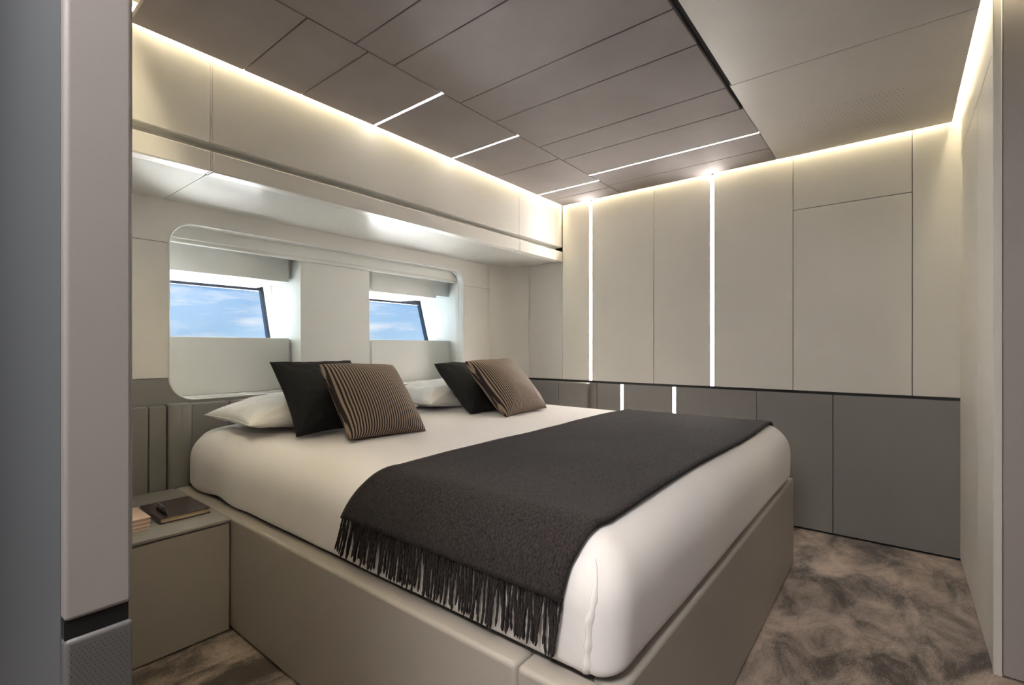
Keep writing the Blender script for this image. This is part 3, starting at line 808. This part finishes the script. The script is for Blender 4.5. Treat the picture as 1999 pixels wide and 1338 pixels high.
# white sleeping pillows
def flat_pillow(c, Wd, Hd, T, tilt, yaw, seed, label):
    me = cushion_mesh('pillow', Wd, Hd, T, M['pillow'], 0.05, seed=seed, wr=0.011, power=0.46, flat=0.5)
    ry = Matrix.Rotation(yaw, 3, 'Z')
    U = ry @ Vector((1, 0, 0)); Vv = ry @ Vector((0, math.cos(tilt), math.sin(tilt)))
    o = place('pillow', me, c, U, Vv); tag(o, label, 'pillow', 'white sleeping pillows')
    seam_loop(o, me, Wd, Hd, 0.05, M['pillow'], 'edge_seam', 0.0025)
    return o
flat_pillow((1.205, 2.12, 0.709), 0.80, 0.46, 0.19, math.radians(0), math.radians(-1), 3, 'white cotton pillow under the near cushions by the nightstand')
flat_pillow((2.10, 2.14, 0.711), 0.80, 0.46, 0.20, math.radians(1), math.radians(1), 5, 'white cotton pillow under the far cushions by the side wall')

quad_cushion('cushion', (0.90, 1.755, .662), (1.26, 1.755, .662), (0.93, 1.99, .936), (1.29, 1.97, .936), 0.15, M['black_cloth'], 'plain black cushion leaning behind the near striped cushion', 'cushion', 'black cushions', 11, 0.10, 0.006, M['black_cloth'])
quad_cushion('cushion', (0.985, 1.555, .660), (1.311, 1.522, .660), (1.036, 1.79, .932), (1.393, 1.781, .907), 0.15, M['stripe'], 'brown pinstriped cushion nearest the camera on the bed', 'cushion', 'striped cushions', 12, 0.055, 0.003, M['stripe'])
quad_cushion('cushion', (1.766, 1.713, .662), (2.11, 1.713, .662), (1.858, 2.0, .903), (2.20, 1.974, .903), 0.14, M['black_cloth'], 'plain black cushion leaning behind the far striped cushion', 'cushion', 'black cushions', 14, 0.07, 0.005, M['black_cloth'])
quad_cushion('cushion', (1.806, 1.520, .660), (2.188, 1.539, .660), (1.877, 1.768, .916), (2.273, 1.80, .930), 0.15, M['stripe'], 'brown pinstriped cushion farther away toward the side wall', 'cushion', 'striped cushions', 15, 0.06, 0.003, M['stripe'])

# ================================================================== ITEMS ON THE NIGHTSTAND
NZ = 0.3985
nb = empty('notebook', (0.62, 2.07, NZ)); tag(nb, 'closed dark brown leather notebook lying on the nightstand', 'notebook')
nx0, nx1, ny0, ny1 = 0.540, 0.694, 1.963, 2.182
soft(box('back_cover', nx0, nx1, ny0, ny1, NZ, NZ + 0.003, M['wood_dark'], nb, 0.0012))
soft(box('page_block', nx0 + 0.003, nx1 - 0.004, ny0 + 0.004, ny1 - 0.004, NZ + 0.003, NZ + 0.017, M['paper'], nb, 0.0005))
soft(box('front_cover', nx0, nx1, ny0, ny1, NZ + 0.017, NZ + 0.020, M['wood_dark'], nb, 0.0012))
soft(box('spine', nx0 - 0.003, nx0 + 0.002, ny0, ny1, NZ + 0.0005, NZ + 0.0195, M['wood_dark'], nb, 0.002, 3))
# ballpoint pen, tapered and rounded, with a chrome clip
pz = NZ + 0.0200
pen = empty('pen', (0.566, 2.05, pz)); tag(pen, 'black pen with chrome clip lying on the brown notebook', 'pen')
def lathe(name, prof, a, b, m, parent, n=14):
    a, b = Vector(a), Vector(b); d = (b - a); L_ = d.length; d.normalize()
    s = d.cross(Vector((0, 0, 1))).normalized(); u = s.cross(d)
    bm = bmesh.new(); rings = []
    for t, r in prof:
        rings.append([bm.verts.new(a + d * (t * L_) + r * (math.cos(q * 2 * math.pi / n) * s + math.sin(q * 2 * math.pi / n) * u)) for q in range(n)])
    for r0, r1 in zip(rings, rings[1:]):
        for q in range(n): bm.faces.new((r0[q], r0[(q + 1) % n], r1[(q + 1) % n], r1[q]))
    bm.faces.new(rings[0]); bm.faces.new(rings[-1])
    bmesh.ops.recalc_face_normals(bm, faces=bm.faces[:])
    return soft(link(name, bm_mesh(name, bm), m, parent), 50)
A_, B_ = (0.574, 2.120, pz + 0.0086), (0.566, 1.985, pz + 0.0086)
lathe('barrel', [(0, 0.002), (0.01, 0.0055), (0.06, 0.0072), (0.5, 0.0080), (0.85, 0.0066), (0.95, 0.0036), (1.0, 0.0012)], A_, B_, M['black_gloss'], pen)
lathe('ring', [(0.475, 0.0079), (0.478, 0.0085), (0.512, 0.0085), (0.515, 0.0079)], A_, B_, M['chrome'], pen)
clip = prism('clip', [(0.5695, 2.114), (0.5775, 2.114), (0.5730, 2.035), (0.5685, 2.035)], 'z', pz + 0.0158, pz + 0.0178, M['chrome'], pen)
lathe('tip', [(0, 0.0014), (0.6, 0.0010), (1, 0.0004)], (0.566, 1.986, pz + 0.0086), (0.5655, 1.977, pz + 0.0086), M['chrome'], pen)
# three small pink books
zz = NZ
for k, (dx, h, lab) in enumerate(((0.000, 0.012, 'bottom pink book of the small stack on the nightstand'), (0.002, 0.012, 'middle pink book of the small stack on the nightstand'), (0.004, 0.013, 'topmost pink book of the small stack on the nightstand'))):
    bk = empty('book', (0.45, 2.03, zz)); tag(bk, lab, 'book', 'pink books on the nightstand')
    x0, x1, y0, y1 = 0.400, 0.507 + dx, 1.948 + 0.002 * k, 2.108
    soft(box('back_cover', x0, x1, y0, y1, zz, zz + 0.002, M['pink'], bk, 0.0008))
    soft(box('page_block', x0 + 0.002, x1 - 0.003, y0 + 0.003, y1 - 0.003, zz + 0.002, zz + h - 0.002, M['pink_paper'], bk, 0.0004))
    soft(box('front_cover', x0, x1, y0, y1, zz + h - 0.002, zz + h, M['pink'], bk, 0.0008))
    soft(box('spine', x0 - 0.002, x0 + 0.001, y0, y1, zz + 0.0002, zz + h - 0.0002, M['pink'], bk, 0.001))
    zz += h + 0.0002
